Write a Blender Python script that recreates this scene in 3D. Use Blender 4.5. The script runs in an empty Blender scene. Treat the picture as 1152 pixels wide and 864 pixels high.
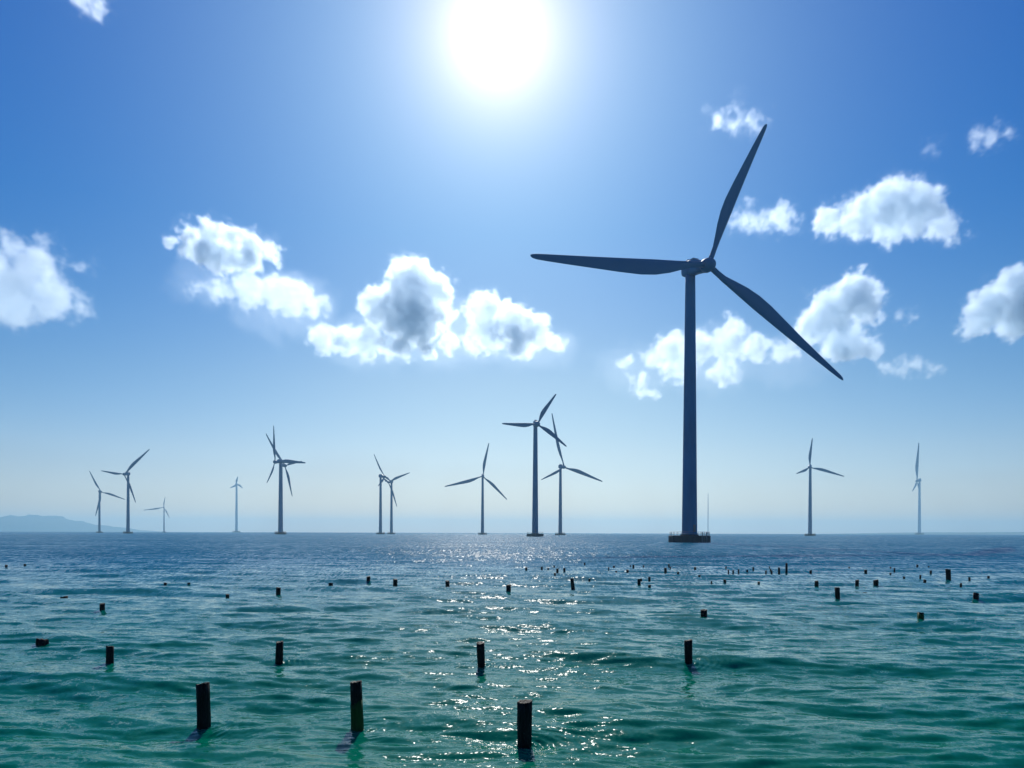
import bpy, bmesh, math, random
import numpy as np
from mathutils import Vector, Matrix

random.seed(7)
R_ = math.radians
sc = bpy.context.scene
C = sc.collection

# ------------------------------------------------------------------ camera
F, YH, ROLL, H = 864.0, 599.4, 0.0031, 2.5        # focal length in photo pixels, horizon row, roll, eye height
cam = bpy.data.cameras.new('camera')
cam.sensor_fit = 'HORIZONTAL'
cam.sensor_width = 36.0
cam.lens = 36.0 * F / 1152.0
cam.shift_y = (YH - 432.0) / 1152.0
cam.clip_start, cam.clip_end = 0.1, 60000.0
co = bpy.data.objects.new('camera', cam)
C.objects.link(co)
cr, sr = math.cos(ROLL), math.sin(ROLL)
co.matrix_world = Matrix(((cr, -sr, 0, 0), (0, 0, -1, 0), (sr, cr, 0, H), (0, 0, 0, 1)))
sc.camera = co


def ray(px, py):
    dx, dy = px - 576.0, YH - py
    return Vector(((dx * cr - dy * sr) / F, 1.0, (dx * sr + dy * cr) / F))


def at(px, py, d):
    return ray(px, py) * d + Vector((0, 0, H))


# ------------------------------------------------------------------ sky, sun, exposure
SUN = ray(560, 38).normalized()
SUN_EL = math.asin(SUN.z)
SUN_AZ = math.atan2(SUN.x, SUN.y)
SKY_STRENGTH = 0.09
w = bpy.data.worlds.new('World')
sc.world = w
w.use_nodes = True
nt = w.node_tree
for n in list(nt.nodes):
    nt.nodes.remove(n)


def N(tree, kind, **kw):
    n = tree.nodes.new(kind)
    for k, v in kw.items():
        setattr(n, k, v)
    return n


def math_node(tree, op, a, b=None, c=None, clamp=False):
    n = N(tree, 'ShaderNodeMath', operation=op, use_clamp=clamp)
    for i, v in enumerate((a, b, c)):
        if v is None:
            continue
        if isinstance(v, (int, float)):
            n.inputs[i].default_value = v
        else:
            tree.links.new(v, n.inputs[i])
    return n.outputs[0]


sky = N(nt, 'ShaderNodeTexSky', sky_type='NISHITA')
sky.sun_disc = False
sky.sun_elevation = SUN_EL
sky.sun_rotation = SUN_AZ
sky.altitude = 0
sky.air_density = 1.0
sky.dust_density = 0.3
sky.ozone_density = 5.0
geo = N(nt, 'ShaderNodeTexCoord')
hs = N(nt, 'ShaderNodeHueSaturation')
hs.inputs['Saturation'].default_value = 1.3
nt.links.new(sky.outputs[0], hs.inputs['Color'])
sep = N(nt, 'ShaderNodeSeparateXYZ')
nt.links.new(geo.outputs['Generated'], sep.inputs[0])
# aureole of the sun: a glow about the sun's direction in the sky itself
dot = N(nt, 'ShaderNodeVectorMath', operation='DOT_PRODUCT')
nt.links.new(geo.outputs['Generated'], dot.inputs[0])
dot.inputs[1].default_value = SUN
ang = math_node(nt, 'ARCCOSINE', math_node(nt, 'MINIMUM', dot.outputs['Value'], 0.999999))


def gauss(width, amp):
    q = math_node(nt, 'DIVIDE', ang, R_(width))
    q = math_node(nt, 'MULTIPLY', q, q)
    return math_node(nt, 'MULTIPLY', math_node(nt, 'EXPONENT', math_node(nt, 'MULTIPLY', q, -1.0)), amp)


def expo(width, amp):
    q = math_node(nt, 'DIVIDE', ang, -R_(width))
    return math_node(nt, 'MULTIPLY', math_node(nt, 'EXPONENT', q), amp)


def tinted(v, col):
    n = N(nt, 'ShaderNodeVectorMath', operation='SCALE')
    n.inputs[0].default_value = col
    nt.links.new(v, n.inputs['Scale'])
    return n.outputs[0]


def vadd(a, b):
    n = N(nt, 'ShaderNodeVectorMath', operation='ADD')
    nt.links.new(a, n.inputs[0])
    nt.links.new(b, n.inputs[1])
    return n.outputs[0]


glow = vadd(tinted(math_node(nt, 'ADD', expo(2.3, 17.0), expo(4.5, 8.7)), (1.0, 0.74, 0.5)),
            tinted(gauss(19.0, 2.4), (1.0, 1.0, 0.55)))
# bright humid veil low in the sky on the sun's side
vx_ = math_node(nt, 'MULTIPLY', math_node(nt, 'SUBTRACT', sep.outputs['X'], 0.03), 1 / 0.42)
vz_ = math_node(nt, 'MULTIPLY', math_node(nt, 'SUBTRACT', sep.outputs['Z'], 0.14), 1 / 0.13)
vy_ = math_node(nt, 'GREATER_THAN', sep.outputs['Y'], 0.0)
ve_ = math_node(nt, 'ADD', math_node(nt, 'MULTIPLY', vx_, vx_), math_node(nt, 'MULTIPLY', vz_, vz_))
ve_ = math_node(nt, 'MULTIPLY', math_node(nt, 'EXPONENT', math_node(nt, 'MULTIPLY', ve_, -1.0)), vy_)
glow = vadd(glow, tinted(ve_, (1.35, 1.5, 0.3)))
add = N(nt, 'ShaderNodeVectorMath', operation='ADD')
# deepen the blue towards the zenith
tint = N(nt, 'ShaderNodeVectorMath', operation='MULTIPLY')
nt.links.new(hs.outputs[0], tint.inputs[0])
ramp = N(nt, 'ShaderNodeValToRGB')
els = ramp.color_ramp.elements
SKY_TINT = ((0.0, (0.92, 0.81, 0.90)), (0.1, (1.0, 0.85, 0.87)), (0.19, (0.79, 0.80, 0.86)), (0.36, (0.24, 0.68, 0.93)), (0.55, (0.0, 0.60, 1.02)))
els[0].position, els[1].position = 0.0, 0.55
for _ in SKY_TINT[1:-1]: els.new(_[0])
for e, (p_, c_) in zip(els, SKY_TINT):
    e.position, e.color = p_, (*c_, 1)
nt.links.new(sep.outputs['Z'], ramp.inputs[0])
nt.links.new(ramp.outputs[0], tint.inputs[1])
nt.links.new(tint.outputs[0], add.inputs[0])
nt.links.new(glow, add.inputs[1])
bg = N(nt, 'ShaderNodeBackground')
bg.inputs['Strength'].default_value = SKY_STRENGTH
nt.links.new(add.outputs[0], bg.inputs['Color'])
wo = N(nt, 'ShaderNodeOutputWorld')
nt.links.new(bg.outputs[0], wo.inputs['Surface'])

sun = bpy.data.lights.new('sun', 'SUN')
sun.energy = 4.0
sun.angle = R_(0.53)
sun.color = (1.0, 0.96, 0.9)
so = bpy.data.objects.new('sun', sun)
C.objects.link(so)
so.rotation_euler = (-SUN).to_track_quat('-Z', 'Y').to_euler()

sc.view_settings.view_transform = 'Standard'
sc.view_settings.look = 'None'
sc.view_settings.exposure = 0.0
sc.view_settings.gamma = 1.0
sc.view_settings.use_curve_mapping = False
sc.render.engine = 'CYCLES'
sc.cycles.volume_bounces = 6
sc.cycles.max_bounces = 10
sc.cycles.volume_step_rate = 1.5
sc.cycles.volume_max_steps = 256
sc.cycles.use_denoising = True
sc.cycles.sample_clamp_indirect = 8.0
sc.cycles.sample_clamp_direct = 2.8


# ------------------------------------------------------------------ helpers
def tag(o, label=None, cat=None, group=None, kind=None):
    if label: o['label'] = label
    if cat: o['category'] = cat
    if group: o['group'] = group
    if kind: o['kind'] = kind
    return o


def link(name, me, parent=None, mat=None):
    o = bpy.data.objects.new(name, me)
    C.objects.link(o)
    if parent: o.parent = parent
    if mat: me.materials.append(mat)
    return o


def from_bm(name, bm, mat, parent=None, smooth=True):
    me = bpy.data.meshes.new(name)
    bmesh.ops.recalc_face_normals(bm, faces=bm.faces)
    bm.to_mesh(me)
    bm.free()
    if smooth:
        for p in me.polygons: p.use_smooth = True
    return link(name, me, parent, mat)


def loft(bm, rings, cap=True):
    """rings: list of equally long lists of points; joins them into a tube"""
    vs = [[bm.verts.new(p) for p in r] for r in rings]
    n = len(vs[0])
    for a, b in zip(vs, vs[1:]):
        for i in range(n):
            bm.faces.new((a[i], a[(i + 1) % n], b[(i + 1) % n], b[i]))
    if cap:
        bm.faces.new(vs[0][::-1])
        bm.faces.new(vs[-1])
    return vs


def circle(r, z, n=32, cx=0, cy=0):
    return [(cx + r * math.cos(2 * math.pi * i / n), cy + r * math.sin(2 * math.pi * i / n), z) for i in range(n)]


def box(bm, c, s):
    m = Matrix.Translation(c) @ Matrix.Diagonal((*s, 1))
    return bmesh.ops.create_cube(bm, size=1.0, matrix=m)['verts']


def paint(name, col, rough=0.45, var=0.12, scale=0.4, spec=0.3):
    m = bpy.data.materials.new(name)
    m.use_nodes = True
    t = m.node_tree
    b = t.nodes['Principled BSDF']
    b.inputs['Roughness'].default_value = rough
    b.inputs['Specular IOR Level'].default_value = spec
    tc = N(t, 'ShaderNodeTexCoord')
    mp = N(t, 'ShaderNodeMapping')
    mp.inputs['Scale'].default_value = (1, 1, 0.25)
    t.links.new(tc.outputs['Object'], mp.inputs[0])
    nz = N(t, 'ShaderNodeTexNoise')
    nz.inputs['Scale'].default_value = scale
    nz.inputs['Detail'].default_value = 6
    t.links.new(mp.outputs[0], nz.inputs['Vector'])
    rp = N(t, 'ShaderNodeValToRGB')
    rp.color_ramp.elements[0].position = 0.3
    rp.color_ramp.elements[1].position = 0.7
    rp.color_ramp.elements[0].color = (*[c * (1 - var) for c in col], 1)
    rp.color_ramp.elements[1].color = (*[c * (1 + var) for c in col], 1)
    t.links.new(nz.outputs['Fac'], rp.inputs[0])
    t.links.new(rp.outputs[0], b.inputs['Base Color'])
    return m


# ------------------------------------------------------------------ sea
def sea_material():
    """water whose ripples too small for the mesh are carried as slopes of the surface normal"""
    m = bpy.data.materials.new('sea_water')
    m.use_nodes = True
    t = m.node_tree
    b = t.nodes['Principled BSDF']
    b.inputs['Base Color'].default_value = SEA_COL
    b.inputs['Roughness'].default_value = 0.1
    b.inputs['IOR'].default_value = 1.19
    b.inputs['Specular Tint'].default_value = (0.62, 0.92, 1.0, 1)
    g = N(t, 'ShaderNodeNewGeometry')
    # the water is calmer between the stakes and rougher offshore, where the wind reaches it
    sp = N(t, 'ShaderNodeSeparateXYZ')
    t.links.new(g.outputs['Position'], sp.inputs[0])
    def offshore(a, b_, lo, hi):
        mr = N(t, 'ShaderNodeMapRange', interpolation_type='SMOOTHSTEP')
        t.links.new(sp.outputs['Y'], mr.inputs['Value'])
        for k_, v_ in zip(('From Min', 'From Max', 'To Min', 'To Max'), (a, b_, lo, hi)):
            mr.inputs[k_].default_value = v_
        return mr.outputs[0]
    mc = N(t, 'ShaderNodeMix', data_type='RGBA')
    t.links.new(offshore(3, 70, 0.0, 1.0), mc.inputs['Factor'])
    mc.inputs[6].default_value = SEA_COL
    mc.inputs[7].default_value = DEEP_COL
    t.links.new(mc.outputs[2], b.inputs['Base Color'])
    t.links.new(offshore(25, 260, 0.06, 0.07), b.inputs['Roughness'])
    slope = None
    for (sx, sy, scl, det, amp, shore) in RIPPLES:
        mp = N(t, 'ShaderNodeMapping')
        mp.inputs['Scale'].default_value = (sx, sy, 1)
        mp.inputs['Rotation'].default_value = (0, 0, R_(7))
        t.links.new(g.outputs['Position'], mp.inputs[0])
        nz = N(t, 'ShaderNodeTexNoise')
        nz.inputs['Scale'].default_value = scl
        nz.inputs['Detail'].default_value = det
        nz.inputs['Roughness'].default_value = 0.55
        t.links.new(mp.outputs[0], nz.inputs['Vector'])
        v0 = N(t, 'ShaderNodeVectorMath', operation='MULTIPLY_ADD')
        t.links.new(nz.outputs['Color'], v0.inputs[0])
        v0.inputs[1].default_value = (amp * 2.2, amp, 0)
        v0.inputs[2].default_value = (-amp * 1.1, -amp * 0.5, 0)
        v = N(t, 'ShaderNodeVectorMath', operation='SCALE')
        t.links.new(v0.outputs[0], v.inputs[0])
        t.links.new(offshore(*shore), v.inputs['Scale'])
        if slope is None:
            slope = v.outputs[0]
        else:
            a_ = N(t, 'ShaderNodeVectorMath', operation='ADD')
            t.links.new(slope, a_.inputs[0])
            t.links.new(v.outputs[0], a_.inputs[1])
            slope = a_.outputs[0]
    # waves running in are steeper on the side that faces the shore
    cx = N(t, 'ShaderNodeCombineXYZ')
    t.links.new(offshore(10, 90, 0.04, -0.20), cx.inputs['Y'])
    ad = N(t, 'ShaderNodeVectorMath', operation='ADD')
    t.links.new(slope, ad.inputs[0])
    t.links.new(cx.outputs[0], ad.inputs[1])
    a_ = N(t, 'ShaderNodeVectorMath', operation='ADD')
    t.links.new(ad.outputs[0], a_.inputs[0])
    t.links.new(g.outputs['Normal'], a_.inputs[1])
    nn = N(t, 'ShaderNodeVectorMath', operation='NORMALIZE')
    t.links.new(a_.outputs[0], nn.inputs[0])
    t.links.new(nn.outputs[0], b.inputs['Normal'])
    return m


SEA_COL = (0.0005, 0.155, 0.09, 1)           # green over the shoals
DEEP_COL = (0.0005, 0.135, 0.20, 1)          # bluer over deeper water
# noise scales along and across the waves, frequency per metre, octaves, slope range, and its strength inshore / offshore
RIPPLES = ((0.6, 1.0, 0.06, 2, 0.35, (12, 60, 0.2, 0.35)), (0.8, 1.0, 0.9, 3, 0.9, (12, 60, 0.2, 0.3)),
           (0.9, 1.0, 4.5, 3, 1.3, (12, 60, 0.22, 0.16)), (0.9, 1.0, 24.0, 2, 1.3, (12, 60, 0.2, 0.08)),
           (1.0, 0.12, 8.0, 1, 1.4, (14, 50, 0.0, 0.24)), (1.0, 0.04, 4.0, 1, 1.6, (45, 120, 0.0, 0.26)))
SEA_R = 11000.0
rng = np.random.default_rng(11)
NW = 170
lam = np.exp(rng.uniform(np.log(0.2), np.log(9.0), NW))
wdir = R_(-97) + rng.normal(0, 0.30, NW)                      # mostly running towards the camera
kx, ky = 2 * np.pi / lam * np.cos(wdir), 2 * np.pi / lam * np.sin(wdir)
wph = rng.uniform(0, 2 * np.pi, NW)
wamp = 0.0031 * lam ** 0.95
wamp[lam < 0.4] *= 1.0
wamp[(lam > 0.8) & (lam < 2.6)] *= 1.05
wamp[lam > 3] *= (3 / lam[lam > 3]) ** 0.9


RING_STAKES = []                # (x, y, radius) of the stakes near enough for their ripples to show


def wave_height(x, y, spacing):
    z = np.zeros_like(x)
    for i in range(NW):
        att = np.clip((lam[i] / spacing - 2.0) / 1.5, 0, 1)
        ph = kx[i] * x + ky[i] * y + wph[i]
        s = np.sin(ph)
        z += wamp[i] * att * (s + 0.18 * np.cos(2 * ph))
    for i, (sx, sy, sr_) in enumerate(RING_STAKES):
        m = np.hypot(x - sx, y - sy) < 1.6
        rr = np.hypot(x[m] - sx, y[m] - sy)
        lee = 1 + 0.8 * (x[m] - sx) / np.maximum(rr, .05)
        an = np.arctan2(y[m] - sy, x[m] - sx)
        rag = 0.55 + 0.45 * np.sin(3 * an + i) * np.sin(7 * an + 9 * rr)
        z[m] += 0.010 * lee * rag * np.sin(2 * np.pi * rr / (0.13 + 0.03 * np.sin(2 * an + i)) + i) * np.exp(-np.maximum(rr - sr_, 0) / 0.32)
    return z


def build_sea():
    th = np.concatenate([np.radians(np.arange(-180, -48, 3.0)), np.radians(np.linspace(-46, 46, 1000)),
                         np.radians(np.arange(49, 180, 3.0))])
    rows = np.concatenate([[2.0, 2.8, 3.6, 4.4, 5.0], F * H / np.arange(380, 2, -0.45), np.geomspace(1150, SEA_R, 40)])
    T, D = np.meshgrid(th, rows)
    x, y = D * np.sin(T), D * np.cos(T)
    dr = np.gradient(rows)[:, None] * np.ones_like(T)
    dt = np.gradient(th)[None, :] * D
    z = wave_height(x, y, np.maximum(dr * 0.8, dt))
    nr, nc = T.shape
    v = np.empty((nr * nc + 1, 3), np.float32)
    v[:-1, 0], v[:-1, 1], v[:-1, 2] = x.ravel(), y.ravel(), z.ravel()
    v[-1] = (0, 0, 0)
    idx = np.arange(nr * nc).reshape(nr, nc)
    nxt = np.roll(idx, -1, axis=1)
    quads = np.stack([idx[:-1], nxt[:-1], nxt[1:], idx[1:]], -1).reshape(-1, 4)[:, ::-1]
    tris = np.stack([np.full(nc, nr * nc), nxt[0], idx[0]], -1)[:, ::-1]
    tris = tris[:, ::-1]
    me = bpy.data.meshes.new('sea')
    me.vertices.add(len(v))
    me.vertices.foreach_set('co', v.ravel())
    loops = np.concatenate([quads.ravel(), tris.ravel()]).astype(np.int32)
    starts = np.concatenate([np.arange(len(quads)) * 4, len(quads) * 4 + np.arange(len(tris)) * 3]).astype(np.int32)
    me.loops.add(len(loops))
    me.loops.foreach_set('vertex_index', loops)
    me.polygons.add(len(starts))
    me.polygons.foreach_set('loop_start', starts)
    me.polygons.foreach_set('use_smooth', np.ones(len(starts), bool))
    me.update(calc_edges=True)
    me.validate()
    if me.polygons[1000].normal.z < 0:
        me.flip_normals()
    o = link('sea', me, None, sea_material())
    tag(o, kind='structure')


# ------------------------------------------------------------------ far land
def ridge(name, pts, d, depth, col, seed):
    xs = np.array([p[0] for p in pts], float)
    ys = np.array([p[1] for p in pts], float)
    n = 160
    px = np.linspace(xs[0], xs[-1], n)
    py = np.interp(px, xs, ys)
    r = random.Random(seed)
    bm = bmesh.new()
    grid = []
    m = 13
    for j in range(m):
        f = j / (m - 1)
        prof = math.sin(math.pi * f) ** 0.8
        row = []
        for i in range(n):
            dd = d + depth * (f - 0.5)
            p = at(px[i], py[i], d)
            hz = max(p.z, 0.0) * prof * (1 + 0.06 * math.sin(i * 0.9 + j) + 0.05 * math.sin(i * 2.3 + seed + j * 2) + r.uniform(-.03, .03))
            row.append(bm.verts.new((p.x + 25 * math.sin(j * 1.7), dd, hz - 0.8)))
        grid.append(row)
    for j in range(m - 1):
        for i in range(n - 1):
            bm.faces.new((grid[j][i], grid[j][i + 1], grid[j + 1][i + 1], grid[j + 1][i]))
    o = from_bm(name, bm, paint(name + '_cover', col, 0.9, 0.35, 0.02, 0.1))
    tag(o, kind='structure')


ridge('hills', [(-420, 597), (-250, 590), (-120, 585), (-60, 584), (0, 582.4), (15, 580.3), (56, 580), (75, 584.5), (100, 589.8),
                (122, 592), (146, 595.8), (165, 597.4), (182, 598.4)], 8200, 1100, (0.05, 0.065, 0.07), 3)
ridge('far_shore', [(930, 600.6), (960, 600.0), (1000, 599.3), (1040, 598.7), (1100, 598.9), (1150, 598.5), (1220, 599),
                    (1330, 600), (1420, 601.6)], 6600, 900, (0.05, 0.065, 0.05), 5)

# ------------------------------------------------------------------ haze: the humid air over the water
hz = bmesh.new()
HB = 11400.0
box(hz, (0, 0, 94.0), (2 * HB, 2 * HB, 192.0))
hm = bpy.data.materials.new('humid_air')
hm.use_nodes = True
t = hm.node_tree
t.nodes.remove(t.nodes['Principled BSDF'])
pv = N(t, 'ShaderNodeVolumePrincipled')
pv.inputs['Color'].default_value = (0.42, 0.73, 0.90, 1)
pv.inputs['Density'].default_value = 1.6e-4
pv.inputs['Anisotropy'].default_value = 0.35
t.links.new(pv.outputs[0], t.nodes['Material Output'].inputs['Volume'])
ho = from_bm('haze', hz, hm, smooth=False)
tag(ho, kind='stuff')


# ------------------------------------------------------------------ clouds
def cloud_material(name, dens, aniso=0.68):
    m = bpy.data.materials.new(name)
    m.use_nodes = True
    t = m.node_tree
    t.nodes.remove(t.nodes['Principled BSDF'])
    v = N(t, 'ShaderNodeVolumePrincipled')
    v.inputs['Color'].default_value = (0.82, 0.92, 1.0, 1)
    v.inputs['Anisotropy'].default_value = aniso
    v.inputs['Density'].default_value = dens
    v.inputs['Density Attribute'].default_value = 'density'
    t.links.new(v.outputs[0], t.nodes['Material Output'].inputs['Volume'])
    return m


CLOUD_MATS = {}


def cloud(label, blobs, d, thick=1.0, wisp=0.0, dens=0.03, seed=0.0, vx=1.4):
    """blobs: (px, py, radius in px [, vertical squash]) as seen in the photo; each becomes a real puff at distance d"""
    g = d / F
    rnd = random.Random(int(seed * 10) + 5)
    pts = []
    for b in blobs:
        dd = d + rnd.uniform(-.6, .6) * b[2] * g * thick
        c = at(b[0], b[1], dd)
        q = b[3] if len(b) > 3 else 1.0
        pts.append((c, b[2] * g, q))
    lo = [min(c[k] - r * 1.3 - 9 * g for c, r, q in pts) for k in range(3)]
    hi = [max(c[k] + r * 1.3 + 9 * g for c, r, q in pts) for k in range(3)]
    ctr = Vector([(a + b) / 2 for a, b in zip(lo, hi)])
    half = Vector([(b - a) / 2 for a, b in zip(lo, hi)])
    vox = vx * g
    T = bpy.data.node_groups.new('cloud_field', 'GeometryNodeTree')
    T.interface.new_socket('Geometry', in_out='INPUT', socket_type='NodeSocketGeometry')
    T.interface.new_socket('Geometry', in_out='OUTPUT', socket_type='NodeSocketGeometry')
    L = T.links.new
    pos = N(T, 'GeometryNodeInputPosition').outputs[0]
    # domain warp so that the outline turns ragged
    sc1 = N(T, 'ShaderNodeVectorMath', operation='SCALE')
    L(pos, sc1.inputs[0])
    sc1.inputs['Scale'].default_value = 1.0 / g
    off = N(T, 'ShaderNodeVectorMath', operation='ADD')
    L(sc1.outputs[0], off.inputs[0])
    off.inputs[1].default_value = (seed * 37.1, seed * 11.3, seed * 23.7)
    wz = N(T, 'ShaderNodeTexNoise')
    wz.inputs['Scale'].default_value = 0.035
    wz.inputs['Detail'].default_value = 4
    L(off.outputs[0], wz.inputs['Vector'])
    ws = N(T, 'ShaderNodeVectorMath', operation='MULTIPLY_ADD')
    L(wz.outputs['Color'], ws.inputs[0])
    wv = g * (16 + 14 * wisp)
    ws.inputs[1].default_value = (wv, wv, wv)
    ws.inputs[2].default_value = (-wv / 2,) * 3
    wp = N(T, 'ShaderNodeVectorMath', operation='ADD')
    L(pos, wp.inputs[0])
    L(ws.outputs[0], wp.inputs[1])
    fld = None
    for c, r, q in pts:
        s = N(T, 'ShaderNodeVectorMath', operation='SUBTRACT')
        L(wp.outputs[0], s.inputs[0])
        s.inputs[1].default_value = c - ctr
        e = N(T, 'ShaderNodeVectorMath', operation='MULTIPLY')
        L(s.outputs[0], e.inputs[0])
        e.inputs[1].default_value = (1 / r, 1 / (r * thick), 1 / (r * q))
        ln = N(T, 'ShaderNodeVectorMath', operation='LENGTH')
        L(e.outputs[0], ln.inputs[0])
        # distance below the puff's skin, in px
        f = math_node(T, 'MULTIPLY', math_node(T, 'SUBTRACT', 1.18, ln.outputs['Value']), r / g)
        fld = f if fld is None else math_node(T, 'SMOOTH_MAX', fld, f, 7.0)
    nz = N(T, 'ShaderNodeTexNoise')
    nz.inputs['Scale'].default_value = 0.065
    nz.inputs['Detail'].default_value = 8
    nz.inputs['Roughness'].default_value = 0.64
    L(off.outputs[0], nz.inputs['Vector'])
    vo = N(T, 'ShaderNodeTexVoronoi', feature='SMOOTH_F1')
    vo.inputs['Scale'].default_value = 0.13
    vo.inputs['Detail'].default_value = 2
    L(off.outputs[0], vo.inputs['Vector'])
    fld = math_node(T, 'ADD', fld, math_node(T, 'MULTIPLY', math_node(T, 'SUBTRACT', nz.outputs[0], 0.475), 48 + 34 * wisp))
    fld = math_node(T, 'ADD', fld, math_node(T, 'MULTIPLY', math_node(T, 'SUBTRACT', 0.45, vo.outputs['Distance']), 6.5 * (1 - wisp)))
    # thin ragged vapour round the body of the cloud
    n2 = N(T, 'ShaderNodeTexNoise')
    n2.inputs['Scale'].default_value = 0.12
    n2.inputs['Detail'].default_value = 7
    n2.inputs['Roughness'].default_value = 0.7
    n2.inputs['Distortion'].default_value = 0.8
    L(off.outputs[0], n2.inputs['Vector'])
    veil = math_node(T, 'ADD', fld, math_node(T, 'MULTIPLY', math_node(T, 'SUBTRACT', n2.outputs[0], 0.42), 60.0))
    veil = math_node(T, 'MULTIPLY', veil, 1.0 / 16, clamp=True)
    near = math_node(T, 'MULTIPLY', math_node(T, 'ADD', fld, 12.0), 1.0 / 14, clamp=True)
    veil = math_node(T, 'MULTIPLY', math_node(T, 'MULTIPLY', veil, near), 0.035 + 0.09 * wisp)
    fld = math_node(T, 'MULTIPLY', fld, 1.0 / (5.5 + 10 * wisp), clamp=True)
    fld = math_node(T, 'MAXIMUM', math_node(T, 'POWER', fld, 1.5), veil)
    vc = N(T, 'GeometryNodeVolumeCube')
    L(fld, vc.inputs['Density'])
    vc.inputs['Background'].default_value = 0.0
    vc.inputs['Min'].default_value = -half
    vc.inputs['Max'].default_value = half
    for k, nm in enumerate(('Resolution X', 'Resolution Y', 'Resolution Z')):
        vc.inputs[nm].default_value = max(8, int(2 * half[k] / (vox * (2.4 if k == 1 else 1))))
    key = (dens, g)
    m = CLOUD_MATS.get(key)
    if m is None:
        m = CLOUD_MATS[key] = cloud_material('cloud_vapour', dens)
    sm = N(T, 'GeometryNodeSetMaterial')
    sm.inputs['Material'].default_value = m
    L(vc.outputs[0], sm.inputs[0])
    out = N(T, 'NodeGroupOutput')
    L(sm.outputs[0], out.inputs[0])
    vol = bpy.data.volumes.new('cloud')
    vol.materials.append(m)
    o = bpy.data.objects.new('cloud', vol)
    C.objects.link(o)
    o.location = ctr
    md = o.modifiers.new('field', 'NODES')
    md.node_group = T
    tag(o, label, 'cloud', 'white cumulus clouds in the blue sky')
    return o


CL = [
    ('torn white cloud with a ragged top, cut by the left edge of the view', 3000, 0.8, 0.6, .012,
     [(12, 282, 16), (38, 300, 24), (15, 335, 30), (55, 335, 26), (90, 345, 14, .7), (-25, 320, 40), (48, 270, 9), (8, 264, 8), (98, 299, 8)]),
    ('arched white cloud with a dark blue underside, highest on the left side', 3000, 1.2, 0.15, .031,
     [(193, 272, 8), (213, 264, 12), (238, 262, 14), (262, 269, 14), (285, 277, 14), (307, 285, 11), (222, 284, 16, .7), (248, 288, 22, .7), (278, 292, 17, .7)]),
    ('long sloping white cloud just under the arched one', 3100, 0.8, 0.45, .016,
     [(215, 322, 9), (248, 326, 13), (280, 326, 17), (308, 329, 20), (332, 335, 19), (352, 343, 12)]),
    ('tall domed cloud with a glowing rim and blue-grey heart, left of centre', 3100, 1.1, 0.12, .025,
     [(463, 320, 26), (488, 328, 20), (430, 345, 22), (462, 352, 34), (498, 352, 13), (362, 381, 13), (385, 383, 16), (415, 384, 17), (450, 390, 13), (480, 391, 12), (505, 388, 11)]),
    ('hump-backed cloud with a glowing rim just right of the tall domed one', 3200, 1.1, 0.12, .023,
     [(546, 349, 20), (575, 362, 21), (602, 374, 18), (625, 384, 11), (550, 374, 20), (582, 384, 17), (530, 390, 10)]),
    ('small wispy cloud at the tip of the nearest turbine\'s raised blade', 2600, 0.8, 0.7, .014,
     [(806, 136, 8), (828, 139, 12, .8), (850, 138, 9), (824, 118, 9)]),
    ('small torn cloud right of the nearest turbine\'s raised blade', 2800, 0.8, 0.6, .014,
     [(836, 250, 11), (858, 249, 11), (878, 245, 13), (893, 250, 8), (842, 232, 6)]),
    ('broad white cloud with a rounded top high on the right side', 2900, 0.9, 0.25, .026,
     [(1000, 232, 26), (1032, 236, 26), (1043, 218, 12), (970, 244, 22), (935, 247, 16), (1058, 254, 16), (1003, 256, 18, .8), (1078, 267, 8, .6), (1015, 214, 14)]),
    ('upright puffy cloud above the nearest turbine\'s lower right blade', 3300, 0.9, 0.2, .028,
     [(962, 334, 24), (938, 350, 24), (975, 346, 18), (914, 368, 18), (948, 386, 24, .8), (978, 392, 11), (945, 325, 12)]),
    ('low spread cloud behind the nearest turbine\'s tower', 3500, 0.8, 0.35, .02,
     [(757, 396, 18), (788, 388, 17), (820, 384, 20), (850, 390, 17), (882, 398, 15, .8), (735, 403, 10), (706, 409, 8), (722, 432, 11), (762, 414, 18, .8), (812, 418, 18, .7), (735, 442, 8)]),
    ('small flat cloud low on the right, under the upright puffy one', 3500, 0.8, 0.4, .015,
     [(1004, 411, 10), (1028, 412, 12, .8), (1047, 415, 7)]),
    ('white cloud cut by the right edge of the view', 3100, 0.9, 0.2, .03,
     [(1138, 322, 19), (1115, 348, 22), (1150, 350, 26), (1092, 366, 13), (1168, 335, 30), (1130, 366, 14, .7)]),
    ('small oval cloud alone near the upper right edge', 2600, 0.8, 0.4, .016, [(1103, 155, 9), (1118, 153, 11), (1133, 152, 8)]),
    ('faint sliver of cloud between the small oval cloud and the broad one', 2600, 0.8, 0.8, .008, [(1040, 172, 6), (1050, 167, 6)]),
    ('small white cloud cut by the top edge at upper left', 2500, 0.8, 0.4, .016, [(92, 2, 10), (108, 5, 11), (122, 8, 6)]),
    ('tiny puff of cloud between the upright puffy cloud and the right edge one', 3300, 0.8, 0.4, .014, [(1014, 357, 6), (1024, 358, 7)]),
    ('broad thin veil of cloud behind the row of clouds left of centre', 4200, 0.5, 1.0, .00045,
     [(235, 318, 45, .6), (320, 345, 60, .6), (420, 385, 60, .5), (510, 375, 65, .6), (600, 390, 50, .5)]),
    ('thin veil of cloud behind the low cloud at the nearest tower', 4400, 0.5, 1.0, .00045,
     [(720, 415, 45, .6), (800, 405, 60, .6), (890, 405, 50, .6)]),
]
for i, (lab, d, th, wi, de, bl) in enumerate(CL):
    cloud(lab, bl, d, th, wi, de, seed=i * 1.7 + 0.3, vx=3.0 if wi >= 1 else 1.25)

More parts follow.
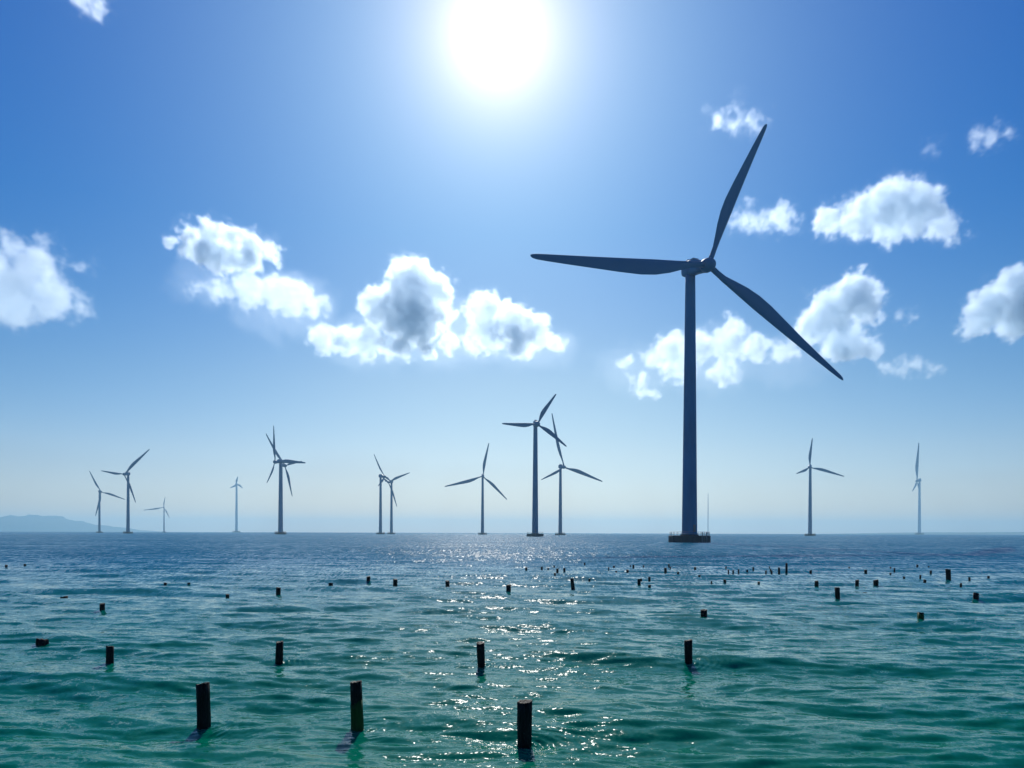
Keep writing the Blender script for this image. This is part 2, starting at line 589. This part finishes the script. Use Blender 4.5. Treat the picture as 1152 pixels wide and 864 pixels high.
# ------------------------------------------------------------------ wind turbines
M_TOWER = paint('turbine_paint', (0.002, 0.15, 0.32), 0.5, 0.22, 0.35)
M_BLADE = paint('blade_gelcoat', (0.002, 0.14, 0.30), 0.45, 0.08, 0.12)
M_HAZED = paint('haze_tinted_paint', (0.26, 0.36, 0.47), 0.5, 0.08, 0.25)  # lighter copy of the turbine paint, with haze put into the colour
M_HAZED_FAINT = paint('haze_faded_paint', (0.50, 0.60, 0.68), 0.5, 0.05, 0.25)  # lightest copy, haze painted in for the faintest turbines and the mast
M_CONC = paint('wet_concrete', (0.006, 0.016, 0.034), 0.7, 0.3, 0.8, 0.3)
M_STEEL = paint('galvanised_steel', (0.12, 0.14, 0.16), 0.5, 0.1, 1.0)
M_HATCH = paint('glossy_hatch', (0.6, 0.62, 0.65), 0.15, 0.05, 1.0)
HUB_Z, OVER, BL = 78.0, 7.6, 48.0


def make_turbine():
    root = bpy.data.objects.new('wind_turbine', None)
    C.objects.link(root)
    # caisson
    bm = bmesh.new()
    n = 12
    rings = [circle(6.05, -1.7, n), circle(6.05, 1.75, n), circle(5.85, 1.95, n), circle(2.7, 1.95, n), circle(2.65, 2.25, n)]
    loft(bm, rings)
    f = from_bm('foundation', bm, M_CONC, root, smooth=False)
    bm = bmesh.new()
    for i in range(24):
        a = 2 * math.pi * i / 24
        loft(bm, [circle(0.045, z, 6, 5.6 * math.cos(a), 5.6 * math.sin(a)) for z in (1.93, 3.0)])
    for z in (2.5, 3.0):
        rr = []
        for i in range(49):
            a = 2 * math.pi * i / 48
            rr.append([((5.6 + 0.04 * math.cos(q)) * math.cos(a), (5.6 + 0.04 * math.cos(q)) * math.sin(a), z + 0.04 * math.sin(q))
                       for q in (0, 1.57, 3.14, 4.71)])
        loft(bm, rr, cap=False)
    from_bm('railing', bm, M_STEEL, f)
    for x in (-.8, .8):
        bm = bmesh.new()
        loft(bm, [circle(.14, z, 8, x, -6.35) for z in (-1.4, 2.9)])
        from_bm('fender_post', bm, M_STEEL, f)
    bm = bmesh.new()
    for x in (-.28, .28):
        box(bm, (x, -6.2, 0.9), (.07, .07, 4.0))
    for k in range(9):
        box(bm, (0, -6.2, -.8 + k * .42), (.5, .05, .05))
    from_bm('ladder', bm, M_STEEL, f, smooth=False)
    # tower with flange seams
    bm = bmesh.new()
    rings = []
    zs = [2.2, 2.6, 2.65] + list(np.linspace(3, HUB_Z - 0.6, 24))
    for z in zs:
        r = 2.2 + (1.42 - 2.2) * (z - 2.2) / (HUB_Z - 4)
        rings.append(circle(r + (0.14 if z < 2.62 else 0), z, 40))
    loft(bm, rings)
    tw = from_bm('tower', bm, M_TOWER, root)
    for z in (24.0, 50.0):
        bm = bmesh.new()
        r = 2.2 - 0.78 * (z - 2.2) / (HUB_Z - 4)
        loft(bm, [circle(r - 0.02, z - .12, 40), circle(r + 0.04, z - .1, 40), circle(r + 0.04, z + .1, 40), circle(r - 0.02, z + .12, 40)])
        from_bm('flange', bm, M_TOWER, tw)
    bm = bmesh.new()
    box(bm, (0, -2.19, 4.0), (0.95, 0.12, 2.2))
    bmesh.ops.bevel(bm, geom=bm.edges[:], offset=0.04, segments=2, affect='EDGES')
    from_bm('door', bm, M_STEEL, tw, smooth=False)
    # nacelle: rounded box running from behind the tower to the hub
    bm = bmesh.new()
    rings = []
    for (y, hw, hh, zc) in ((2.7, 0.9, 1.2, 1.3), (2.5, 1.3, 1.75, 1.3), (1.9, 1.5, 2.05, 1.3), (0.5, 1.62, 2.25, 1.3), (-2.4, 1.65, 2.15, 1.1),
                            (-4.2, 1.6, 1.9, .6), (-5.4, 1.5, 1.6, .1), (-5.9, 1.35, 1.35, 0)):
        ring = []
        for i in range(36):
            a = 2 * math.pi * i / 36
            ca, sa = math.cos(a), math.sin(a)
            e = 0.55
            ring.append((hw * math.copysign(abs(ca) ** e, ca), y, HUB_Z + zc + hh * math.copysign(abs(sa) ** e, sa)))
        rings.append(ring)
    loft(bm, rings)
    na = from_bm('nacelle', bm, M_TOWER, root)
    bm = bmesh.new()
    box(bm, (0, -0.9, HUB_Z + 3.4), (2.0, 3.2, 0.3))
    bmesh.ops.bevel(bm, geom=bm.edges[:], offset=0.08, segments=2, affect='EDGES')
    from_bm('roof_hatch', bm, M_HATCH, na)
    bm = bmesh.new()
    loft(bm, [circle(r, HUB_Z + z, 20, 0.2, 1.2) for r, z in ((.75, 3.3), (.75, 3.7), (.7, 3.95), (.5, 4.2), (.2, 4.33))])
    from_bm('warning_light', bm, M_HATCH, na)
    # hub spinner
    bm = bmesh.new()
    rings = []
    for (y, r) in ((-5.85, 1.3), (-5.95, 1.75), (-6.6, 1.95), (-7.8, 1.95), (-8.8, 1.7), (-9.5, 1.2), (-9.9, 0.6), (-10.0, 0.1)):
        rings.append([(r * math.cos(2 * math.pi * i / 36), y, HUB_Z + r * math.sin(2 * math.pi * i / 36)) for i in range(36)])
    loft(bm, rings)
    from_bm('hub', bm, M_BLADE, root)
    # blade along +z, trailing edge towards -x
    bm = bmesh.new()
    st = [(0.9, 1.5, 1.0, 0), (3.0, 1.45, .98, 0), (5.5, 1.7, .7, 12), (8.5, 2.5, .42, 13), (12, 3.4, .29, 11), (16, 4.0, .24, 9), (20, 4.0, .21, 7), (26, 3.45, .19, 5),
          (32, 2.8, .17, 3), (39, 2.1, .15, 1), (44, 1.6, .14, 0), (46.6, 1.25, .13, 0), (47.6, .85, .13, 0), (48, .35, .13, 0)]
    rings = []
    for (z, ch, tk, tw_) in st:
        lead = 0.75 + 0.35 * min(1, z / 16) - 0.35 * z / 48 if ch > 1.27 else 0.3 + ch * 0.33
        ring = []
        for i in range(28):
            a = 2 * math.pi * i / 28
            u = 0.5 * (1 + math.cos(a))                        # 1 leading .. 0 trailing
            x = lead - ch * (1 - u)
            if tk > 0.9:
                y = 0.73 * math.sin(a)
            else:
                y = math.sin(a) * ch * tk * (0.28 + 0.72 * u) * 0.62
            q = R_(tw_)
            y += 0.0 - 0.0009 * z * z                           # slight prebend towards the wind
            ring.append((x * math.cos(q) - y * math.sin(q) * 0, y + x * math.sin(q), z))
        rings.append(ring)
    loft(bm, rings)
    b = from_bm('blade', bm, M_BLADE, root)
    b.location = (0, -OVER, HUB_Z)
    return root, b


proto, proto_blade = make_turbine()
proto_kids = [o for o in proto.children if o != proto_blade]


def copy_part(o, parent):
    c = o.copy()
    C.objects.link(c)
    c.parent = parent
    for k in o.children:
        copy_part(k, c)
    return c


first = [True]


def tint_with_haze(o, m):
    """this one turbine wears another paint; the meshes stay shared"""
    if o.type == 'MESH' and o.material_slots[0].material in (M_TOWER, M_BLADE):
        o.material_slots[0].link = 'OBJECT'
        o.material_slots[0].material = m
    for k in o.children: tint_with_haze(k, m)


def turbine(label, d, base_x, hub, psi, tips, pale=None):
    """base_x: photo column of the tower's foot; hub and tips: photo positions; psi: how far the rotor is turned from facing us"""
    psi = R_(psi)
    X = at(base_x, YH, d).x
    t_ = Vector((math.cos(psi), math.sin(psi), 0))
    n_ = Vector((math.sin(psi), -math.cos(psi), 0))
    s = (at(hub[0], hub[1], d).z + .3) / HUB_Z
    for _ in range(4):
        hd = d + n_.y * OVER * s
        s = at(hub[0], hub[1], hd).z / HUB_Z
    P = Vector((X, d, 0)) + n_ * OVER * s + Vector((0, 0, HUB_Z * s))
    if first[0]:
        root, kids = proto, proto_kids
    else:
        root = proto.copy()
        C.objects.link(root)
        for k in proto_kids: copy_part(k, root)
    root.location = (X, d, 0)
    root.rotation_euler = (0, 0, psi)
    root.scale = (s, s, s)
    eye = Vector((0, 0, H))
    for i, q in enumerate(tips):
        v = ray(*q)
        k = n_.dot(P - eye) / n_.dot(v)
        D = v * k + eye - P
        Lb = math.hypot(D.dot(t_), D.z)
        phi = math.atan2(D.dot(t_), D.z)
        if first[0] and i == 0:
            b = proto_blade
        else:
            b = proto_blade.copy()
            C.objects.link(b)
            b.parent = root
        b.rotation_euler = (0, phi, 0)
        lf = Lb / s / BL
        b.scale = (max(0.75, min(1.1, lf)), max(0.75, min(1.1, lf)), lf)

    if pale: tint_with_haze(root, pale)
    tag(root, label, 'wind turbine', 'wind turbines standing in the water')
    first[0] = False


turbine('largest and nearest wind turbine, dark blue-grey on a wide dark caisson', 215, 775.7, (795, 298), 27, [(592, 292), (856, 143), (942, 428)])
turbine('second tallest wind turbine, dark, on a flat caisson left of the nearest one', 530, 602, (603.5, 477), 8, [(564.4, 477), (625, 443.5), (637, 502.5)])
turbine('mid-grey turbine just right of the second tallest one, one blade raised beside it', 887, 630.3, (633.5, 525.5), 30, [(608, 540), (619.5, 465), (676.6, 541.7)])
turbine('mid-grey turbine standing alone left of the second tallest one', 1050, 542.8, (542.3, 535.8), 4, [(500.3, 547.6), (549.8, 498.6), (570.3, 562)])
turbine('left turbine of the close pair left of centre', 1070, 428, (429, 536.3), 55, [(419.6, 510.7), (439.5, 542), (424.5, 547)])
turbine('right turbine of the close pair left of centre, slightly shorter', 1180, 440.3, (441, 542.5), -28, [(431, 537), (461.8, 531.7), (447.3, 570)])
turbine('shorter turbine in front of the hills, leftmost of all', 1500, 111.8, (112.8, 553.3), 50, [(100, 529.7), (140.6, 562), (107, 580.4)])
turbine('taller dark turbine at the right end of the hills with a blade raised right', 1037, 144, (142.4, 533.5), -12, [(114.6, 529.7), (169.4, 505.4), (153.8, 565.5)])
turbine('small faint turbine just right of the hills', 2700, 184.5, (184, 570.7), 15, [(161.5, 574), (185.8, 559), (191, 583)], pale=M_HAZED)
turbine('faint far turbine with very short blades, alone between the left pairs', 3600, 266, (266.5, 544.7), 20, [(259, 549), (267.5, 536), (273, 549)], pale=M_HAZED_FAINT)
turbine('dark turbine left of the close pair, one blade pointing right', 865, 315.2, (316, 519.7), -30, [(309, 478.7), (345.5, 520.7), (301.4, 543.6)])
turbine('paler turbine almost hidden behind the dark one left of the close pair', 1000, 316.2, (317, 523.8), 50, [(298, 488), (339, 519), (328, 558.5)])
turbine('pale turbine standing alone right of the nearest one', 930, 911.3, (911.9, 525.6), -26, [(914, 493), (950, 536), (896, 533)], pale=M_HAZED)
turbine('very faint slender turbine far out at the right', 3600, 1034.3, (1032.5, 541), -55, [(1034.5, 498), (1036, 558), (1027, 553)], pale=M_HAZED_FAINT)

# thin mast beside the nearest tower
mast = bpy.data.objects.new('mast', None)
C.objects.link(mast)
mp_ = at(796.5, YH, 2100)
mast.location = (mp_.x, 2100, 0)
mh = at(796.5, 555, 2100).z
bm = bmesh.new()
loft(bm, [circle(1.0, -1, 10), circle(1.0, 2, 10), circle(.9, mh * .6, 10), circle(.5, mh - 1, 10), circle(.12, mh, 10)])
from_bm('pole', bm, M_HAZED_FAINT, mast)
bm = bmesh.new()
loft(bm, [circle(3.2, -1.5, 10), circle(3.2, 1.8, 10), circle(2.9, 2.1, 10)])
from_bm('base', bm, M_CONC, mast, smooth=False)
tag(mast, 'thin faint mast on the horizon just right of the nearest turbine\'s tower', 'mast')

# ------------------------------------------------------------------ stakes in the shallows
M_WOOD = paint('wet_black_wood', (0.012, 0.010, 0.011), 0.55, 0.5, 18.0, 0.12)
def grain(m, scale, dist):
    t = m.node_tree
    tc = N(t, 'ShaderNodeTexCoord')
    mp = N(t, 'ShaderNodeMapping')
    mp.inputs['Scale'].default_value = (1, 1, 0.12)
    t.links.new(tc.outputs['Object'], mp.inputs[0])
    nz = N(t, 'ShaderNodeTexNoise')
    nz.inputs['Scale'].default_value = scale
    nz.inputs['Detail'].default_value = 5
    t.links.new(mp.outputs[0], nz.inputs['Vector'])
    bp = N(t, 'ShaderNodeBump')
    bp.inputs['Distance'].default_value = dist
    t.links.new(nz.outputs['Fac'], bp.inputs['Height'])
    t.links.new(bp.outputs[0], t.nodes['Principled BSDF'].inputs['Normal'])


grain(M_WOOD, 70, 0.03)
M_GREEN = paint('green_tinge', (0.02, 0.06, 0.012), 0.6, 0.4, 14.0, 0.12)
GROUP = 'dark wooden stakes standing in the water'


def stake_mesh(name, r, z0, z1, seed, flare=1.0, rough=0.08, lean=(0, 0), top=0.1):
    rr = random.Random(seed)
    bm = bmesh.new()
    n = 18
    ph = [rr.uniform(0, 6.28) for _ in range(4)]
    rings = []
    m = 11
    for j in range(m):
        f = j / (m - 1)
        z = z0 + (z1 - z0) * f
        ring = []
        for i in range(n):
            a = 2 * math.pi * i / n
            k = 1 + rough * (math.sin(2 * a + ph[0] + f * 2) + .7 * math.sin(5 * a + ph[1]) * .6 + .5 * math.sin(9 * a + ph[2] + 4 * f)) + rr.uniform(-.03, .03)
            k *= 1 + (flare - 1) * max(0, 1 - f * 2.2)
            zz = z + (top * r * 4 * (math.sin(a + ph[3]) * .4 + rr.uniform(-.25, .25)) if j == m - 1 else 0)
            ring.append((r * k * math.cos(a) + lean[0] * (z), r * k * math.sin(a) + lean[1] * z, zz))
        rings.append(ring)
    vs = [[bm.verts.new(p) for p in rg] for rg in rings]
    for a_, b_ in zip(vs, vs[1:]):
        for i in range(n):
            bm.faces.new((a_[i], a_[(i + 1) % n], b_[(i + 1) % n], b_[i]))
    c = bm.verts.new((lean[0] * z1, lean[1] * z1, z1 - r * .25))
    inner = [bm.verts.new(((v.co.x - c.co.x) * .72 + c.co.x, (v.co.y - c.co.y) * .72 + c.co.y, v.co.z - r * .1)) for v in vs[-1]]
    for i in range(n):
        j = (i + 1) % n
        bm.faces.new((vs[-1][i], vs[-1][j], inner[j], inner[i]))
        bm.faces.new((inner[i], inner[j], c))
    bm.faces.new(vs[0][::-1])
    return bm


def stake(i, px, top, bot, wpx, label, kind='wooden_stake', cat='stake', tinge=0.0, flare=1.0, lean=None, rough=.14):
    hy = YH + (px - 576) * ROLL
    d = F * H / (bot - hy)
    for _ in range(12 if d < 20 else 0):          # where this sight line meets the waves, not the mean level
        q = at(px, bot, d)
        zw = float(wave_height(np.array([q.x]), np.array([d]), 0.36 * d * d / (F * H))[0])
        d += 0.5 * (F * (H - zw) / (bot - hy) - d)
    base = at(px, bot, d)
    z1 = at(px, top, d).z
    r = wpx * d / F / 2
    rr = random.Random(i * 13 + 1)
    ln = lean if lean is not None else (rr.uniform(-.045, .045), rr.uniform(-.045, .045))
    o = from_bm(kind, stake_mesh(kind, r, -0.9, z1, i, flare, rough, ln), M_WOOD)
    o.location = (base.x, d, 0)
    if d < 22: RING_STAKES.append((base.x, d, r))
    if tinge:
        bm = stake_mesh('green_band', r * 1.05, -0.6, z1 * tinge, i, 1.25, rough, ln, 0.3)
        from_bm('green_band', bm, M_GREEN, o)
    tag(o, label, cat, GROUP)
    return o


S = [
    (229, 769, 818, 13, 'thick black stake near the lower left corner, wider at the waterline', dict(flare=1.5)),
    (402, 767, 820, 12.5, 'black stake with a green tinge on its lower half, left of the nearest one', dict(tinge=.56)),  # wet reflection at its foot put in as a green-coloured band
    (590, 789, 839, 14.5, 'nearest and lowest stake in the view, thick and black', dict(flare=1.1)),
    (123.5, 727, 746, 9, 'short dark stake at far left, behind the thick one near the corner', {}),
    (314, 722, 746, 8.5, 'dark stake behind and between the two left foreground stakes', {}),
    (541.5, 723, 750, 9, 'dark stake behind the nearest one, slightly to its left', {}),
    (775, 720, 745, 8.5, 'lone dark stake below the nearest turbine\'s caisson', {}),
    (115, 679, 686, 6, 'small square-topped stake above the short far-left one', {}),
    (313, 661, 670, 5, 'small stake straight below the dark turbine with a hidden twin', {}),
    (256, 668.5, 672.5, 4, 'tiny low stump left of the stake below the twin turbines', {}),
    (72, 671, 675, 7, 'low stump barely above the water near the left edge', {}),
    (372, 656, 662, 5.5, 'squat stump left of the two small stakes under the close pair', {}),
    (414.5, 648.5, 655, 4.3, 'small stake under the left turbine of the close pair', {}),
    (444.5, 651.5, 660, 5, 'small stake under the right turbine of the close pair', {}),
    (503.5, 653.5, 660, 4.2, 'small stake between the close pair and the lone mid-grey turbine', {}),
    (572, 658, 667, 4.5, 'small stake below the gap left of the second tallest turbine', {}),
    (644.5, 651, 662, 4.2, 'slender leaning stake below the raised-blade turbine', dict(lean=(-.12, 0))),
    (627, 639.5, 645, 3, 'tiny stake in the glitter under the second tallest turbine', {}),
    (592, 638.5, 642, 2.2, 'tiniest stake in the glitter left of the second tallest turbine\'s foot', {}),
    (712.5, 635.5, 640, 2.2, 'tiny far stake left of the nearest caisson, the upper of two', {}),
    (706, 641, 645, 2.5, 'tiny far stake left of the nearest caisson, the lower of two', {}),
    (719, 651.5, 658, 3.2, 'small slim stake left of and below the nearest caisson', {}),
    (748.6, 639, 645, 2.6, 'tiny stake right below the left corner of the nearest caisson', {}),
    (782, 638, 642, 2.2, 'tiny stake straight under the nearest tower', {}),
    (792, 686, 697, 6.5, 'knobbly stump with a wide lumpy top right of and above the lone stake', dict(rough=.22, flare=1.3)),
    (918.7, 653.5, 661, 4, 'small stake just left of the tallest stake on the right', {}),
    (942.4, 661, 674, 5.6, 'tallest stake of the right-hand group, straight and black', {}),
    (964, 652.5, 660, 4.3, 'small stake just right of the tallest on the right, the left of a pair', {}),
    (985.5, 652.5, 659, 4.6, 'small blunt stake, the right of a pair beside the tallest right one', {}),
    (974, 641, 645, 3.5, 'tiny stump above the pair of small stakes on the right', {}),
    (1036, 689, 699, 7, 'round-headed greenish stump low on the right side', dict(tinge=.75, rough=.16)),
    (1067, 640.5, 652, 4.6, 'notched upright stake near the right edge, far out', dict(rough=.2)),
    (1098, 667, 673.5, 5, 'short stake nearest to the right edge', {}),
    (1081, 656, 660, 2.5, 'tiny stump left of the short stake near the right edge', {}),
    (1017, 648.5, 651, 2.5, 'tiny stump between the small pair and the notched stake', {}),
    (884.7, 633.5, 645.5, 2.5, 'thin tall stake far out, right end of a short row', {}),
    (876.5, 638.5, 646.5, 2.2, 'thin stake far out, second from the right end of a short row', {}),
    (868, 642, 646.5, 2, 'thin short stake far out, third from the right end of a short row', {}),
    (861.6, 642, 646, 2, 'thin short stake far out, left end of a short row', {}),
    (912, 641.5, 645, 2.2, 'tiny far stake right of the short row of thin stakes', {}),
    (819.5, 641, 645, 1.8, 'speck of a stake right of the nearest tower, first of three', {}),
    (824.8, 641.5, 646, 1.8, 'speck of a stake right of the nearest tower, middle of three', {}),
    (831, 640.5, 645.5, 1.8, 'speck of a stake right of the nearest tower, last of three', {}),
    (840.5, 641, 644, 1.6, 'speck of a stake between the three specks and the short row', {}),
    (853.5, 654.5, 657, 3, 'flat stump in front of the short row of thin stakes', {}),
    (972.6, 666.5, 668.5, 4, 'flat stump right of the foot of the tallest right-hand stake', {}),
    (1112, 648, 651, 2.4, 'tiny far stump closest to the right edge', {}),
    (657.6, 633, 636, 1.8, 'speck of a stake far out right of the raised-blade turbine', {}),
    (663, 651, 653.5, 2.4, 'flat stump just right of the slender leaning stake', {}),
    (186, 655.5, 658, 3.2, 'tiny stump below the small faint turbine', {}),
    (212.5, 655.5, 658, 3.2, 'tiny stump right of the one below the small faint turbine', {}),
    (7, 635.5, 638, 3, 'tiny far stump at the very left edge', {}),
    (28, 634.5, 637, 2.4, 'tiny far stump just in from the left edge', {}),
]
for i, (px, tp, bt, wd, lab, kw) in enumerate(S):
    stake(i, px, tp, bt, wd, lab, **kw)
# the many tiny ones far out to the right, told apart by nothing
rf = random.Random(4)
for i in range(34):
    px = rf.uniform(600, 1125)
    if abs(px - 1067) < 14: px -= 30
    bt = rf.triangular(634, 662, 641)
    hgt = rf.uniform(1.6, 4.2) * (bt - 600) / 42
    stake(200 + i, px, bt - hgt, bt, rf.uniform(1.3, 2.4) * (bt - 600) / 42, 'one of many tiny dark stakes scattered far out on the right-hand water')
# a low broken stump awash at the left
stake(90, 47, 719, 724.5, 13, 'broad broken stump awash near the left edge', 'stump', 'stump', rough=.3)

build_sea()
